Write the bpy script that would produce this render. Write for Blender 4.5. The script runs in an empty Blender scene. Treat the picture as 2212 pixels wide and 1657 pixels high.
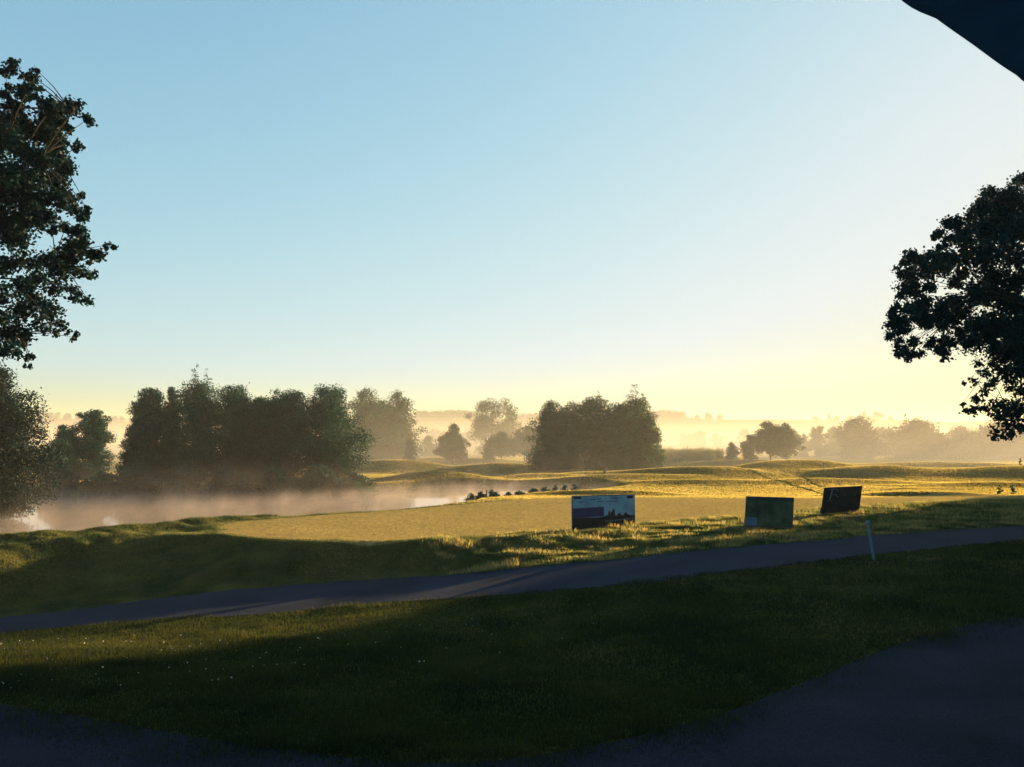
import bpy, math, random
import numpy as np
from mathutils import Vector

R = math.radians
sc = bpy.context.scene
col = sc.collection

# ---------------------------------------------------------------- camera
CAM_Z = 3.0
PITCH = R(3.75)
F = 1702.0            # focal length in units of a 2212 px wide picture
cam = bpy.data.cameras.new('camera')
cam.sensor_width = 36.0
cam.lens = 36.0 * F / 2212.0
cam.clip_start = 0.05
cam.clip_end = 9000
camo = bpy.data.objects.new('camera', cam)
camo.location = (0, 0, CAM_Z)
camo.rotation_euler = (R(90) + PITCH, 0, 0)
col.objects.link(camo)
sc.camera = camo

# ---------------------------------------------------------------- light
SUN_AZ, SUN_EL = R(47), R(7.0)      # azimuth clockwise from +Y
sun_vec = Vector((math.sin(SUN_AZ) * math.cos(SUN_EL), math.cos(SUN_AZ) * math.cos(SUN_EL), math.sin(SUN_EL)))
W = bpy.data.worlds.new('World')
sc.world = W
W.use_nodes = True
nt = W.node_tree
bg = nt.nodes['Background']
sky = nt.nodes.new('ShaderNodeTexSky')
sky.sky_type = 'NISHITA'
sky.sun_disc = False
sky.sun_elevation = SUN_EL
sky.sun_rotation = SUN_AZ
sky.altitude = 300
sky.air_density = 1.0
sky.dust_density = 1.2
sky.ozone_density = 2.0
EXPOSURE = 2.15
# soft shoulder on the physical sky, as a camera film gives: c -> A (1 - exp(-k c)), per channel
_sep = nt.nodes.new('ShaderNodeSeparateColor'); _cmb = nt.nodes.new('ShaderNodeCombineColor')
nt.links.new(sky.outputs[0], _sep.inputs[0])
for _i, (_A, _k) in enumerate(((0.80, 6.0), (0.86, 7.8), (0.88, 8.4))):
    _a = nt.nodes.new('ShaderNodeMath'); _a.operation = 'MULTIPLY'; _a.inputs[1].default_value = -_k * 0.1
    _b = nt.nodes.new('ShaderNodeMath'); _b.operation = 'EXPONENT'
    _c = nt.nodes.new('ShaderNodeMath'); _c.operation = 'SUBTRACT'; _c.inputs[0].default_value = 1.0
    _d = nt.nodes.new('ShaderNodeMath'); _d.operation = 'MULTIPLY'; _d.inputs[1].default_value = _A / 0.1 / 2 ** EXPOSURE
    nt.links.new(_sep.outputs[_i], _a.inputs[0]); nt.links.new(_a.outputs[0], _b.inputs[0])
    nt.links.new(_b.outputs[0], _c.inputs[1]); nt.links.new(_c.outputs[0], _d.inputs[0]); nt.links.new(_d.outputs[0], _cmb.inputs[_i])
# warm low air: blue falls where the sky is already red
_r = nt.nodes.new('ShaderNodeMath'); _r.operation = 'DIVIDE'; nt.links.new(_sep.outputs[2], _r.inputs[0]); nt.links.new(_sep.outputs[0], _r.inputs[1])
_p = nt.nodes.new('ShaderNodeMath'); _p.operation = 'POWER'; _p.inputs[1].default_value = 0.45; nt.links.new(_r.outputs[0], _p.inputs[0])
_m = nt.nodes.new('ShaderNodeMath'); _m.operation = 'MINIMUM'; _m.inputs[1].default_value = 1.0; nt.links.new(_p.outputs[0], _m.inputs[0])
_q = nt.nodes.new('ShaderNodeMath'); _q.operation = 'MULTIPLY'; nt.links.new(_d.outputs[0], _q.inputs[0]); nt.links.new(_m.outputs[0], _q.inputs[1])
nt.links.new(_q.outputs[0], _cmb.inputs[2])
nt.links.new(_cmb.outputs[0], bg.inputs[0])
bg.inputs[1].default_value = 0.10
sl = bpy.data.lights.new('sun', 'SUN')
sl.energy = 5.0
sl.angle = R(0.6)
sl.color = (1.0, 0.68, 0.34)
slo = bpy.data.objects.new('sun', sl)
slo.rotation_euler = (-sun_vec).to_track_quat('-Z', 'Y').to_euler()
slo.location = (30, 30, 30)
col.objects.link(slo)

sc.view_settings.view_transform = 'Standard'
sc.view_settings.look = 'None'
sc.view_settings.exposure = EXPOSURE
sc.view_settings.gamma = 1.0
sc.cycles.use_denoising = True
sc.cycles.max_bounces = 6
sc.cycles.diffuse_bounces = 2
sc.cycles.glossy_bounces = 2
sc.cycles.transmission_bounces = 3
sc.cycles.transparent_max_bounces = 8
sc.cycles.volume_bounces = 1
sc.cycles.caustics_reflective = False
sc.cycles.caustics_refractive = False

HAZE_DENSITY = 0.0006

# ---------------------------------------------------------------- helpers
cp, sp_ = math.cos(PITCH), math.sin(PITCH)


def P(px, py, y):
    """world point at forward distance y seen at (px, py) of the 2212 wide picture"""
    a = (px - 1106) / F
    b = (828.5 - py) / F
    d = y / (cp - b * sp_)
    return Vector((a * d, y, CAM_Z + d * (sp_ + b * cp)))


def tag(o, label=None, cat=None, group=None, kind=None):
    if label: o['label'] = label
    if cat: o['category'] = cat
    if group: o['group'] = group
    if kind: o['kind'] = kind
    return o


def mesh_np(name, verts, faces, mat=None, parent=None, smooth=False):
    """verts (n,3), faces (m,k) with k fixed"""
    verts = np.asarray(verts, dtype=np.float32)
    faces = np.asarray(faces, dtype=np.int32)
    me = bpy.data.meshes.new(name)
    k = faces.shape[1]
    me.vertices.add(len(verts))
    me.vertices.foreach_set('co', verts.ravel())
    me.loops.add(faces.size)
    me.loops.foreach_set('vertex_index', faces.ravel())
    me.polygons.add(len(faces))
    me.polygons.foreach_set('loop_start', np.arange(0, faces.size, k, dtype=np.int32))
    me.polygons.foreach_set('loop_total', np.full(len(faces), k, dtype=np.int32))
    if smooth:
        me.polygons.foreach_set('use_smooth', np.ones(len(faces), dtype=bool))
    me.update(calc_edges=True)
    me.validate()
    if mat: me.materials.append(mat)
    o = bpy.data.objects.new(name, me)
    col.objects.link(o)
    if parent: o.parent = parent
    return o


class MB:
    """collects simple solids into one mesh"""
    def __init__(s):
        s.v, s.f = [], []

    def add(s, v, f):
        n = len(s.v)
        s.v += [tuple(p) for p in v]
        s.f += [tuple(i + n for i in q) for q in f]

    def slab(s, quad, nrm, t):
        """a quad (4 points) given thickness t against nrm"""
        q = [Vector(p) for p in quad]
        n = Vector(nrm).normalized() * t
        self_v = q + [p - n for p in q]
        s.add(self_v, [(0, 1, 2, 3), (7, 6, 5, 4), (0, 4, 5, 1), (1, 5, 6, 2), (2, 6, 7, 3), (3, 7, 4, 0)])

    def tube(s, pts, radii, n=8, cap=True):
        pts = [Vector(p) for p in pts]
        base = len(s.v)
        for i, p in enumerate(pts):
            t = (pts[min(i + 1, len(pts) - 1)] - pts[max(i - 1, 0)]).normalized()
            u = t.orthogonal().normalized() if i == 0 else (u - t * u.dot(t)).normalized()
            w = t.cross(u)
            for k in range(n):
                a = 2 * math.pi * k / n
                s.v.append(tuple(p + (u * math.cos(a) + w * math.sin(a)) * radii[i]))
        for i in range(len(pts) - 1):
            for k in range(n):
                a0, a1 = base + i * n + k, base + i * n + (k + 1) % n
                s.f.append((a0, a1, a1 + n, a0 + n))
        if cap:
            s.f.append(tuple(base + k for k in reversed(range(n))))
            s.f.append(tuple(base + (len(pts) - 1) * n + k for k in range(n)))

    def box(s, lo, hi):
        x0, y0, z0 = lo; x1, y1, z1 = hi
        s.add([(x0, y0, z0), (x1, y0, z0), (x1, y1, z0), (x0, y1, z0), (x0, y0, z1), (x1, y0, z1), (x1, y1, z1), (x0, y1, z1)],
              [(3, 2, 1, 0), (4, 5, 6, 7), (0, 1, 5, 4), (1, 2, 6, 5), (2, 3, 7, 6), (3, 0, 4, 7)])

    def build(s, name, mat, parent=None, smooth=False):
        me = bpy.data.meshes.new(name)
        me.from_pydata(s.v, [], s.f)
        me.materials.append(mat)
        if smooth:
            for p in me.polygons: p.use_smooth = True
        me.update()
        o = bpy.data.objects.new(name, me)
        col.objects.link(o)
        if parent: o.parent = parent
        return o


def empty(name, loc=(0, 0, 0)):
    o = bpy.data.objects.new(name, None)
    o.empty_display_size = 0.3
    o.location = loc
    col.objects.link(o)
    return o


def hashn(ix, iy, seed):
    n = np.sin(ix * 127.1 + iy * 311.7 + seed * 74.7) * 43758.5453
    return n - np.floor(n)


def vnoise(x, y, seed=0):
    ix, iy = np.floor(x), np.floor(y)
    fx, fy = x - ix, y - iy
    fx = fx * fx * (3 - 2 * fx); fy = fy * fy * (3 - 2 * fy)
    a, b = hashn(ix, iy, seed), hashn(ix + 1, iy, seed)
    c, d = hashn(ix, iy + 1, seed), hashn(ix + 1, iy + 1, seed)
    return (a + (b - a) * fx) * (1 - fy) + (c + (d - c) * fx) * fy


def fbm(x, y, seed=0, octv=4):
    s, amp, t = 0, 1.0, 0
    for k in range(octv):
        s = s + amp * (vnoise(x * 2 ** k, y * 2 ** k, seed + k) - 0.5)
        t += amp; amp *= 0.5
    return s / t * 2


def sstep(a, b, x):
    t = np.clip((x - a) / (b - a), 0, 1)
    return t * t * (3 - 2 * t)


def poly_sd(poly, x, y):
    """signed distance to polygon, negative inside"""
    d = np.full(x.shape, 1e9); inside = np.zeros(x.shape, bool)
    n = len(poly)
    for i in range(n):
        x0, y0 = poly[i]; x1, y1 = poly[(i + 1) % n]
        ex, ey = x1 - x0, y1 - y0
        t = np.clip(((x - x0) * ex + (y - y0) * ey) / (ex * ex + ey * ey), 0, 1)
        d = np.minimum(d, np.hypot(x - x0 - t * ex, y - y0 - t * ey))
        c = ((y0 > y) != (y1 > y)) & (x < (x1 - x0) * (y - y0) / (y1 - y0 + 1e-12) + x0)
        inside ^= c
    return np.where(inside, -d, d)


def smooth_line(pts, n=8):
    """Catmull-Rom through 2-D points"""
    out = []
    p = [pts[0]] + list(pts) + [pts[-1]]
    for i in range(1, len(p) - 2):
        for k in range(n):
            t = k / n
            out.append(tuple(0.5 * (2 * p[i][j] + (p[i + 1][j] - p[i - 1][j]) * t + (2 * p[i - 1][j] - 5 * p[i][j] + 4 * p[i + 1][j] - p[i + 2][j]) * t * t
                       + (3 * p[i][j] - p[i - 1][j] - 3 * p[i + 1][j] + p[i + 2][j]) * t ** 3) for j in (0, 1)))
    out.append(tuple(pts[-1]))
    return out


def flat(px, py, z=0.0):
    """point of the plane z seen at (px, py)"""
    a = (px - 1106) / F; b = (828.5 - py) / F
    dz = sp_ + b * cp
    d = (z - CAM_Z) / dz
    return (a * d, d * (cp - b * sp_))


# ---------------------------------------------------------------- materials
def new_mat(name):
    m = bpy.data.materials.new(name)
    m.use_nodes = True
    n = m.node_tree
    for x in list(n.nodes): n.nodes.remove(x)
    out = n.nodes.new('ShaderNodeOutputMaterial')
    return m, n, out


def N(n, t, **kw):
    x = n.nodes.new(t)
    for k, v in kw.items():
        if k.startswith('in_'):
            x.inputs[int(k[3:])].default_value = v
        else:
            setattr(x, k, v)
    return x


def ramp(n, stops):
    r = n.nodes.new('ShaderNodeValToRGB')
    e = r.color_ramp.elements
    while len(e) < len(stops): e.new(0.5)
    for i, (p, c) in enumerate(stops):
        e[i].position = p
        e[i].color = (*c, 1)
    return r


def leaf_mat(name, c0, c1, trans=0.35, scale=1.2, tint=(1.5, 1.6, 0.7)):
    m, n, out = new_mat(name)
    tc = N(n, 'ShaderNodeTexCoord')
    nz = N(n, 'ShaderNodeTexNoise'); nz.inputs['Scale'].default_value = scale; nz.inputs['Detail'].default_value = 3
    n.links.new(tc.outputs['Object'], nz.inputs['Vector'])
    rp = ramp(n, [(0.35, c0), (0.65, c1)])
    n.links.new(nz.outputs['Fac'], rp.inputs[0])
    pr = N(n, 'ShaderNodeBsdfPrincipled')
    pr.inputs['Roughness'].default_value = 0.55
    pr.inputs['Specular IOR Level'].default_value = 0.06
    n.links.new(rp.outputs[0], pr.inputs['Base Color'])
    tr = N(n, 'ShaderNodeBsdfTranslucent')
    mul = N(n, 'ShaderNodeMixRGB', blend_type='MULTIPLY'); mul.inputs[0].default_value = 1
    mul.inputs[2].default_value = (*tint, 1)
    n.links.new(rp.outputs[0], mul.inputs[1]); n.links.new(mul.outputs[0], tr.inputs[0])
    mx = N(n, 'ShaderNodeMixShader'); mx.inputs[0].default_value = trans
    n.links.new(pr.outputs[0], mx.inputs[1]); n.links.new(tr.outputs[0], mx.inputs[2])
    n.links.new(mx.outputs[0], out.inputs[0])
    return m


def grass_ground_mat(name, stops, upright=0.35, scale=0.25, fine=9.0, stripes=None):
    """turf: the shading normal leans at random like blades do, so low sun catches it"""
    m, n, out = new_mat(name)
    tc = N(n, 'ShaderNodeTexCoord')
    nz = N(n, 'ShaderNodeTexNoise'); nz.inputs['Scale'].default_value = scale; nz.inputs['Detail'].default_value = 8; nz.inputs['Roughness'].default_value = 0.65
    n.links.new(tc.outputs['Object'], nz.inputs['Vector'])
    rp = ramp(n, stops)
    n.links.new(nz.outputs['Fac'], rp.inputs[0])
    fn = N(n, 'ShaderNodeTexNoise'); fn.inputs['Scale'].default_value = fine; fn.inputs['Detail'].default_value = 5; fn.inputs['Roughness'].default_value = 0.8
    n.links.new(tc.outputs['Object'], fn.inputs['Vector'])
    mr = N(n, 'ShaderNodeMapRange'); mr.inputs[1].default_value = 0.3; mr.inputs[2].default_value = 0.7; mr.inputs[3].default_value = 0.55; mr.inputs[4].default_value = 1.45
    n.links.new(fn.outputs['Fac'], mr.inputs[0])
    cm = N(n, 'ShaderNodeVectorMath', operation='SCALE')
    n.links.new(rp.outputs[0], cm.inputs[0]); n.links.new(mr.outputs[0], cm.inputs['Scale'])
    # blade normals
    wn = N(n, 'ShaderNodeTexWhiteNoise', noise_dimensions='3D')
    vs = N(n, 'ShaderNodeVectorMath', operation='SCALE'); vs.inputs['Scale'].default_value = 40.0
    n.links.new(tc.outputs['Object'], vs.inputs[0])
    fl = N(n, 'ShaderNodeVectorMath', operation='FLOOR'); n.links.new(vs.outputs[0], fl.inputs[0])
    n.links.new(fl.outputs[0], wn.inputs['Vector'])
    sb = N(n, 'ShaderNodeVectorMath', operation='SUBTRACT'); sb.inputs[1].default_value = (0.5, 0.5, 0.5)
    n.links.new(wn.outputs['Color'], sb.inputs[0])
    ml = N(n, 'ShaderNodeVectorMath', operation='MULTIPLY'); ml.inputs[1].default_value = (2, 2, 0.0)
    n.links.new(sb.outputs[0], ml.inputs[0])
    ge = N(n, 'ShaderNodeNewGeometry')
    sn = N(n, 'ShaderNodeVectorMath', operation='SCALE'); sn.inputs['Scale'].default_value = upright
    n.links.new(ge.outputs['Normal'], sn.inputs[0])
    ad = N(n, 'ShaderNodeVectorMath', operation='ADD')
    n.links.new(ml.outputs[0], ad.inputs[0]); n.links.new(sn.outputs[0], ad.inputs[1])
    nm = N(n, 'ShaderNodeVectorMath', operation='NORMALIZE'); n.links.new(ad.outputs[0], nm.inputs[0])
    df = N(n, 'ShaderNodeBsdfDiffuse')
    n.links.new(cm.outputs[0], df.inputs[0]); n.links.new(nm.outputs[0], df.inputs['Normal'])
    tl = N(n, 'ShaderNodeBsdfTranslucent')
    n.links.new(cm.outputs[0], tl.inputs[0]); n.links.new(nm.outputs[0], tl.inputs['Normal'])
    ads = N(n, 'ShaderNodeAddShader'); n.links.new(df.outputs[0], ads.inputs[0]); n.links.new(tl.outputs[0], ads.inputs[1])
    n.links.new(ads.outputs[0], out.inputs[0])
    return m


def gravel_mat(name, c0, c1, scale=60):
    m, n, out = new_mat(name)
    tc = N(n, 'ShaderNodeTexCoord')
    nz = N(n, 'ShaderNodeTexNoise'); nz.inputs['Scale'].default_value = scale; nz.inputs['Detail'].default_value = 4
    n2 = N(n, 'ShaderNodeTexNoise'); n2.inputs['Scale'].default_value = 0.7; n2.inputs['Detail'].default_value = 5
    n.links.new(tc.outputs['Object'], nz.inputs['Vector']); n.links.new(tc.outputs['Object'], n2.inputs['Vector'])
    ad = N(n, 'ShaderNodeMath', operation='ADD'); n.links.new(nz.outputs['Fac'], ad.inputs[0]); n.links.new(n2.outputs['Fac'], ad.inputs[1])
    hv = N(n, 'ShaderNodeMath', operation='MULTIPLY'); hv.inputs[1].default_value = 0.5; n.links.new(ad.outputs[0], hv.inputs[0])
    rp = ramp(n, [(0.35, c0), (0.65, c1)]); n.links.new(hv.outputs[0], rp.inputs[0])
    bp = N(n, 'ShaderNodeBump'); bp.inputs['Strength'].default_value = 0.6; bp.inputs['Distance'].default_value = 0.02
    n.links.new(nz.outputs['Fac'], bp.inputs['Height'])
    pr = N(n, 'ShaderNodeBsdfPrincipled'); pr.inputs['Roughness'].default_value = 0.95; pr.inputs['Specular IOR Level'].default_value = 0.08
    n.links.new(rp.outputs[0], pr.inputs['Base Color']); n.links.new(bp.outputs[0], pr.inputs['Normal'])
    n.links.new(pr.outputs[0], out.inputs[0])
    return m


def plain(name, c, rough=0.6, noise=0.25, scale=8, metal=0.0, trans=0.0):
    m, n, out = new_mat(name)
    tc = N(n, 'ShaderNodeTexCoord')
    nz = N(n, 'ShaderNodeTexNoise'); nz.inputs['Scale'].default_value = scale; nz.inputs['Detail'].default_value = 5
    n.links.new(tc.outputs['Object'], nz.inputs['Vector'])
    lo = tuple(x * (1 - noise) for x in c); hi = tuple(min(1, x * (1 + noise)) for x in c)
    rp = ramp(n, [(0.3, lo), (0.7, hi)]); n.links.new(nz.outputs['Fac'], rp.inputs[0])
    pr = N(n, 'ShaderNodeBsdfPrincipled'); pr.inputs['Specular IOR Level'].default_value = 0.15; pr.inputs['Roughness'].default_value = rough; pr.inputs['Metallic'].default_value = metal
    n.links.new(rp.outputs[0], pr.inputs['Base Color'])
    if trans:
        tr = N(n, 'ShaderNodeBsdfTranslucent'); n.links.new(rp.outputs[0], tr.inputs[0])
        mx = N(n, 'ShaderNodeMixShader'); mx.inputs[0].default_value = trans
        n.links.new(pr.outputs[0], mx.inputs[1]); n.links.new(tr.outputs[0], mx.inputs[2]); n.links.new(mx.outputs[0], out.inputs[0])
    else:
        n.links.new(pr.outputs[0], out.inputs[0])
    return m


M = {}
M['turf'] = grass_ground_mat('turf', [(0.35, (0.035, 0.05, 0.012)), (0.5, (0.07, 0.08, 0.02)), (0.62, (0.13, 0.11, 0.04))], upright=0.3)
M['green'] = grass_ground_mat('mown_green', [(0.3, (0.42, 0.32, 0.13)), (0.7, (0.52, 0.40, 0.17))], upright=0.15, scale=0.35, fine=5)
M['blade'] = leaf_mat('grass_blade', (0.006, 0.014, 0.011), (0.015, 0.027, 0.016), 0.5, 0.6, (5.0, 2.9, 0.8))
M['dry_blade'] = leaf_mat('rough_grass_blade', (0.016, 0.036, 0.020), (0.085, 0.095, 0.045), 0.5, 0.9, (2.8, 2.4, 1.3))
M['tuft'] = leaf_mat('tuft_blade', (0.10, 0.12, 0.05), (0.22, 0.19, 0.10), 0.6, 0.9, (2.2, 1.9, 1.2))
M['reed'] = leaf_mat('reed', (0.06, 0.08, 0.025), (0.14, 0.12, 0.05), 0.4, 0.5)
M['leaf_dark'] = leaf_mat('dark_leaf', (0.004, 0.034, 0.030), (0.010, 0.066, 0.050), 0.12)
M['leaf_mid'] = leaf_mat('mid_leaf', (0.006, 0.042, 0.032), (0.015, 0.076, 0.050), 0.15)
M['leaf_pale'] = leaf_mat('pale_leaf', (0.013, 0.060, 0.036), (0.026, 0.095, 0.052), 0.2)
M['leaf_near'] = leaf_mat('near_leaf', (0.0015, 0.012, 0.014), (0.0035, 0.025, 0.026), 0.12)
M['bark'] = plain('bark', (0.07, 0.055, 0.04), 0.9, 0.4, 6)
M['bark_dark'] = plain('dark_bark', (0.03, 0.026, 0.02), 0.95, 0.4, 6)
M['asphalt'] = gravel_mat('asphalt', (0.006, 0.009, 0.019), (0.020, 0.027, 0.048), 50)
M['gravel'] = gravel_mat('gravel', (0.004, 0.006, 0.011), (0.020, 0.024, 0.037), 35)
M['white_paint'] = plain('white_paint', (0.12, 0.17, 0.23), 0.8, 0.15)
M['wood'] = plain('stake_wood', (0.13, 0.09, 0.06), 0.8, 0.3)
M['hill'] = grass_ground_mat('hill_field', [(0.35, (0.07, 0.09, 0.03)), (0.65, (0.15, 0.14, 0.06))], upright=0.6, scale=0.01, fine=0.3)

# ---------------------------------------------------------------- terrain
WATER_Z = -0.9
pond = smooth_line([(-21.5, 22.6), (-15.6, 24.6), (-11.0, 29.6), (-7.6, 31.6), (-5.2, 33.6), (-3.2, 36.4), (-2.6, 40.0), (-1.0, 42.6), (1.5, 45.6),
                    (4.0, 49.0), (7.0, 54.0), (5.0, 59.0), (-4, 59.5), (-10, 55), (-20, 52), (-29, 50.5), (-36, 48), (-30, 43), (-24.4, 39), (-23.4, 34), (-23.5, 29), (-21.5, 22.6)], 4)[:-1]

# path and green outlines (metres on the flat ground)
def zdip(px):
    t = min(1, max(0, (1500 - px) / 800)); u = min(1, max(0, (600 - px) / 600)); return -0.8 * t * t * (3 - 2 * t) - 0.4 * u * u * (3 - 2 * u)


path_up = [flat(p[0], p[1], zdip(p[0])) for p in [(-420, 1392), (-200, 1360), (0, 1330), (250, 1302), (500, 1275), (750, 1257), (1000, 1240), (1250, 1216), (1500, 1190), (1900, 1156), (2212, 1136), (2600, 1116)]]
path_lo = [flat(p[0], p[1], zdip(p[0])) for p in [(-420, 1446), (-200, 1410), (0, 1378), (250, 1356), (500, 1334), (750, 1314), (1000, 1295), (1300, 1264), (1600, 1233), (1880, 1200), (2212, 1168), (2600, 1140)]]
path_z = [(u[0], zdip(p)) for u, p in zip(path_up, (-420, -200, 0, 250, 500, 750, 1000, 1250, 1500, 1900, 2212, 2600))]
green_near = [flat(*p) for p in [(470, 1150), (560, 1163), (800, 1172), (1000, 1162), (1235, 1146), (1372, 1131), (1600, 1114), (1800, 1096), (2000, 1086), (2212, 1076), (2500, 1068)]]
green_far = [flat(*p) for p in [(470, 1128), (560, 1121), (700, 1113), (860, 1103), (985, 1091), (1100, 1081), (1240, 1073), (1450, 1073), (1700, 1076), (1900, 1072), (2100, 1066), (2500, 1060)]]
gravel_edge = [flat(*p) for p in [(-500, 1462), (0, 1523), (400, 1590), (700, 1632), (900, 1647), (1150, 1632), (1500, 1562), (1720, 1480), (1950, 1392), (2212, 1330), (2700, 1260)]]


def interp_line(line, x):
    l = sorted(line)
    return np.interp(x, [p[0] for p in l], [p[1] for p in l])




def path_mask(x, y):
    """1 on and beside the cart path"""
    return sstep(-1.2, -0.2, y - interp_line(path_lo, x)) * (1 - sstep(0.2, 1.2, y - interp_line(path_up, x)))


green_poly = green_near + green_far[::-1]

MOUNDS = [  # px, distance, half width px, depth, crest height above its ground
    (1528, 68, 115, 5.0, 1.10), (1719, 76, 150, 6.5, 1.75), (1862, 69, 120, 5.0, 1.10), (2260, 66, 230, 5.5, 1.30),
    (1088, 88, 100, 6.0, 1.25), (850, 92, 95, 6.0, 1.5), (1250, 80, 60, 3.0, 0.6), (1360, 62, 130, 3.0, 0.55), (1640, 98, 140, 6, 1.1),
    (2060, 96, 170, 6, 1.0), (1980, 84, 200, 5, .8), (1300, 70, 110, 3.2, .55), (1180, 66, 90, 3.0, .5), (1800, 56, 150, 2.2, .35), (1500, 54, 150, 2.0, .28), (2150, 52, 140, 2.0, .32), (1450, 108, 190, 8, 1.5), (985, 118, 140, 6, 0.8), (940, 62.5, 90, 3.4, 0.85), (1295, 42.5, 125, 1.3, 0.30), (1980, 41, 110, 1.0, 0.28)]


def height(x, y):
    x = np.asarray(x, dtype=float); y = np.asarray(y, dtype=float)
    h = -0.25 * sstep(36, 46, y) - 0.85 * sstep(44, 90, y)
    h = h + 0.15 * fbm(x / 14, y / 14, 3) * sstep(40, 60, y)
    h = h + 0.6 * fbm(x / 60, y / 60, 5) * sstep(110, 200, y)
    zp = interp_line(path_z, x)
    pu, pl_, ge = interp_line(path_up, x), interp_line(path_lo, x), interp_line(gravel_edge, x)
    t_ = np.clip((y - pu - .1) / np.clip(interp_line(green_near, x) - pu - .3, 2, 6), 0, 1)
    lw = sstep(-6.5, -9.5, x)
    h = h + zp * sstep(0, 1, (y - ge + 0.3) / (pl_ - ge)) * (1 - (sstep(0, 1, t_) * (1 - lw) + t_ ** 1.6 * lw))
    for px, yy, wpx, dp, hh in MOUNDS:
        cx = (px - 1106) / F * yy; wx = wpx / F * yy * 1.25; hh = hh * .85
        u = (x - cx) / wx; v = (y - yy) / (dp * 0.72)
        v = v + 0.25 * np.sin(u * 2 + px)
        h = h + hh * np.exp(-(np.abs(u) ** 2.6) * 1.1 - v * v)
    # pond basin
    near = (np.abs(x) < 60) & (y > 10) & (y < 75)
    sd = np.full(x.shape, 50.0)
    if near.any():
        sd[near] = poly_sd(pond, x[near], y[near])
    # low ridge on the near left bank
    h = h - 0.08 * sstep(-7.0, -11.5, x) * sstep(16.5, 20.5, y) * (1 - sstep(40, 46, y))
    ridge = 0.2 * np.exp(-(np.maximum(0, sd - 1.2) / 0.75) ** 2) * sstep(-8.0, -11.0, x) * (1 - sstep(30, 34, y))
    h = h + ridge
    k = sstep(-1.0, 1.5, sd)
    h = (WATER_Z - 0.9) * (1 - k) + h * k
    # rough uneven turf between path and green and on the lawn
    gsd = np.full(x.shape, 50.0)
    if near.any():
        gsd[near] = poly_sd(green_poly, x[near], y[near])
    pm = path_mask(x, y)
    rough = sstep(0.0, 1.0, gsd) * (1 - pm) * (1 - sstep(34, 40, y))
    far_side = sstep(0, 1, y - interp_line(path_up, x))
    h = h + rough * far_side * ((0.09 + 0.08 * sstep(4, -4, x)) * fbm((x * .73 + y * .68) / 1.5, (x * .68 - y * .73) / 3.6, 11, 4) + 0.055 * fbm(x / 0.7, y / 0.45, 12, 2) + 0.07 * fbm(x / 3.2, y / 0.65, 17, 2))
    lawn = rough * (1 - far_side)
    h = h + lawn * 0.03 * fbm(x / 2.2, y / 1.6, 13, 3)
    h = h + 0.05 * fbm(x / 7, y / 5, 19, 3) * sstep(40, 45, y) * (1 - sstep(80, 120, y))
    return h


def axis(lo, hi, dense_lo, dense_hi, step, growth=1.035):
    a = list(np.arange(dense_lo, dense_hi, step))
    s = step; v = a[-1]
    while v < hi:
        s *= growth; v += s; a.append(v)
    s = step; v = a[0]; b = []
    while v > lo:
        s *= growth; v -= s; b.append(v)
    return np.array(b[::-1] + a)


xs = axis(-1900, 1900, -24, 26, 0.16, 1.03)
ys = axis(-60, 2400, 9, 46, 0.13, 1.014)
X, Y = np.meshgrid(xs, ys)
Z = height(X, Y)
nx, ny = len(xs), len(ys)
idx = np.arange(nx * ny).reshape(ny, nx)
quads = np.stack([idx[:-1, :-1], idx[:-1, 1:], idx[1:, 1:], idx[1:, :-1]], -1).reshape(-1, 4)
ground = mesh_np('ground', np.stack([X, Y, Z], -1).reshape(-1, 3), quads, M['turf'], smooth=True)
tag(ground, 'undulating misty grass ground of a golf course', kind='structure')
print('ground verts', nx * ny)


def strip(name, lo, up, mat, dz, nu=220, nv=14, dip=0.0):
    lo = smooth_line(lo, 10); up = smooth_line(up, 10)
    def resample(l, n):
        l = np.array(l); d = np.r_[0, np.cumsum(np.hypot(*np.diff(l, axis=0).T))]
        t = np.linspace(0, d[-1], n)
        return np.stack([np.interp(t, d, l[:, 0]), np.interp(t, d, l[:, 1])], -1)
    A, B = resample(lo, nu), resample(up, nu)
    t = np.linspace(0, 1, nv)[None, :, None]
    G = A[:, None] * (1 - t) + B[:, None] * t
    z = height(G[..., 0], G[..., 1]) + dz
    V = np.concatenate([G, z[..., None]], -1).reshape(-1, 3)
    i = np.arange(nu * nv).reshape(nu, nv)
    Fq = np.stack([i[:-1, :-1], i[1:, :-1], i[1:, 1:], i[:-1, 1:]], -1).reshape(-1, 4)
    return mesh_np(name, V, Fq, mat, smooth=True)


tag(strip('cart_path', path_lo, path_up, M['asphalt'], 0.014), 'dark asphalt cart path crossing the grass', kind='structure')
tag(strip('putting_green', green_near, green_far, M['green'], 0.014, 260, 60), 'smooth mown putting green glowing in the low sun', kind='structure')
gl = [(-30, 0.5), (-8, 1.5), (-2, 1.5), (2, 1.5), (6, 1.5), (12, 2.0), (34, 2.5)]
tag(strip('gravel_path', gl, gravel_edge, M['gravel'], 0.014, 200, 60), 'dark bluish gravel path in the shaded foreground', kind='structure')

# raised terrace the picture is taken from
tb = MB(); tb.box((-14, -6, -0.5), (14, 2.4, 1.4))
tag(tb.build('terrace', M['gravel']), 'paved terrace', kind='structure')

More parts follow.
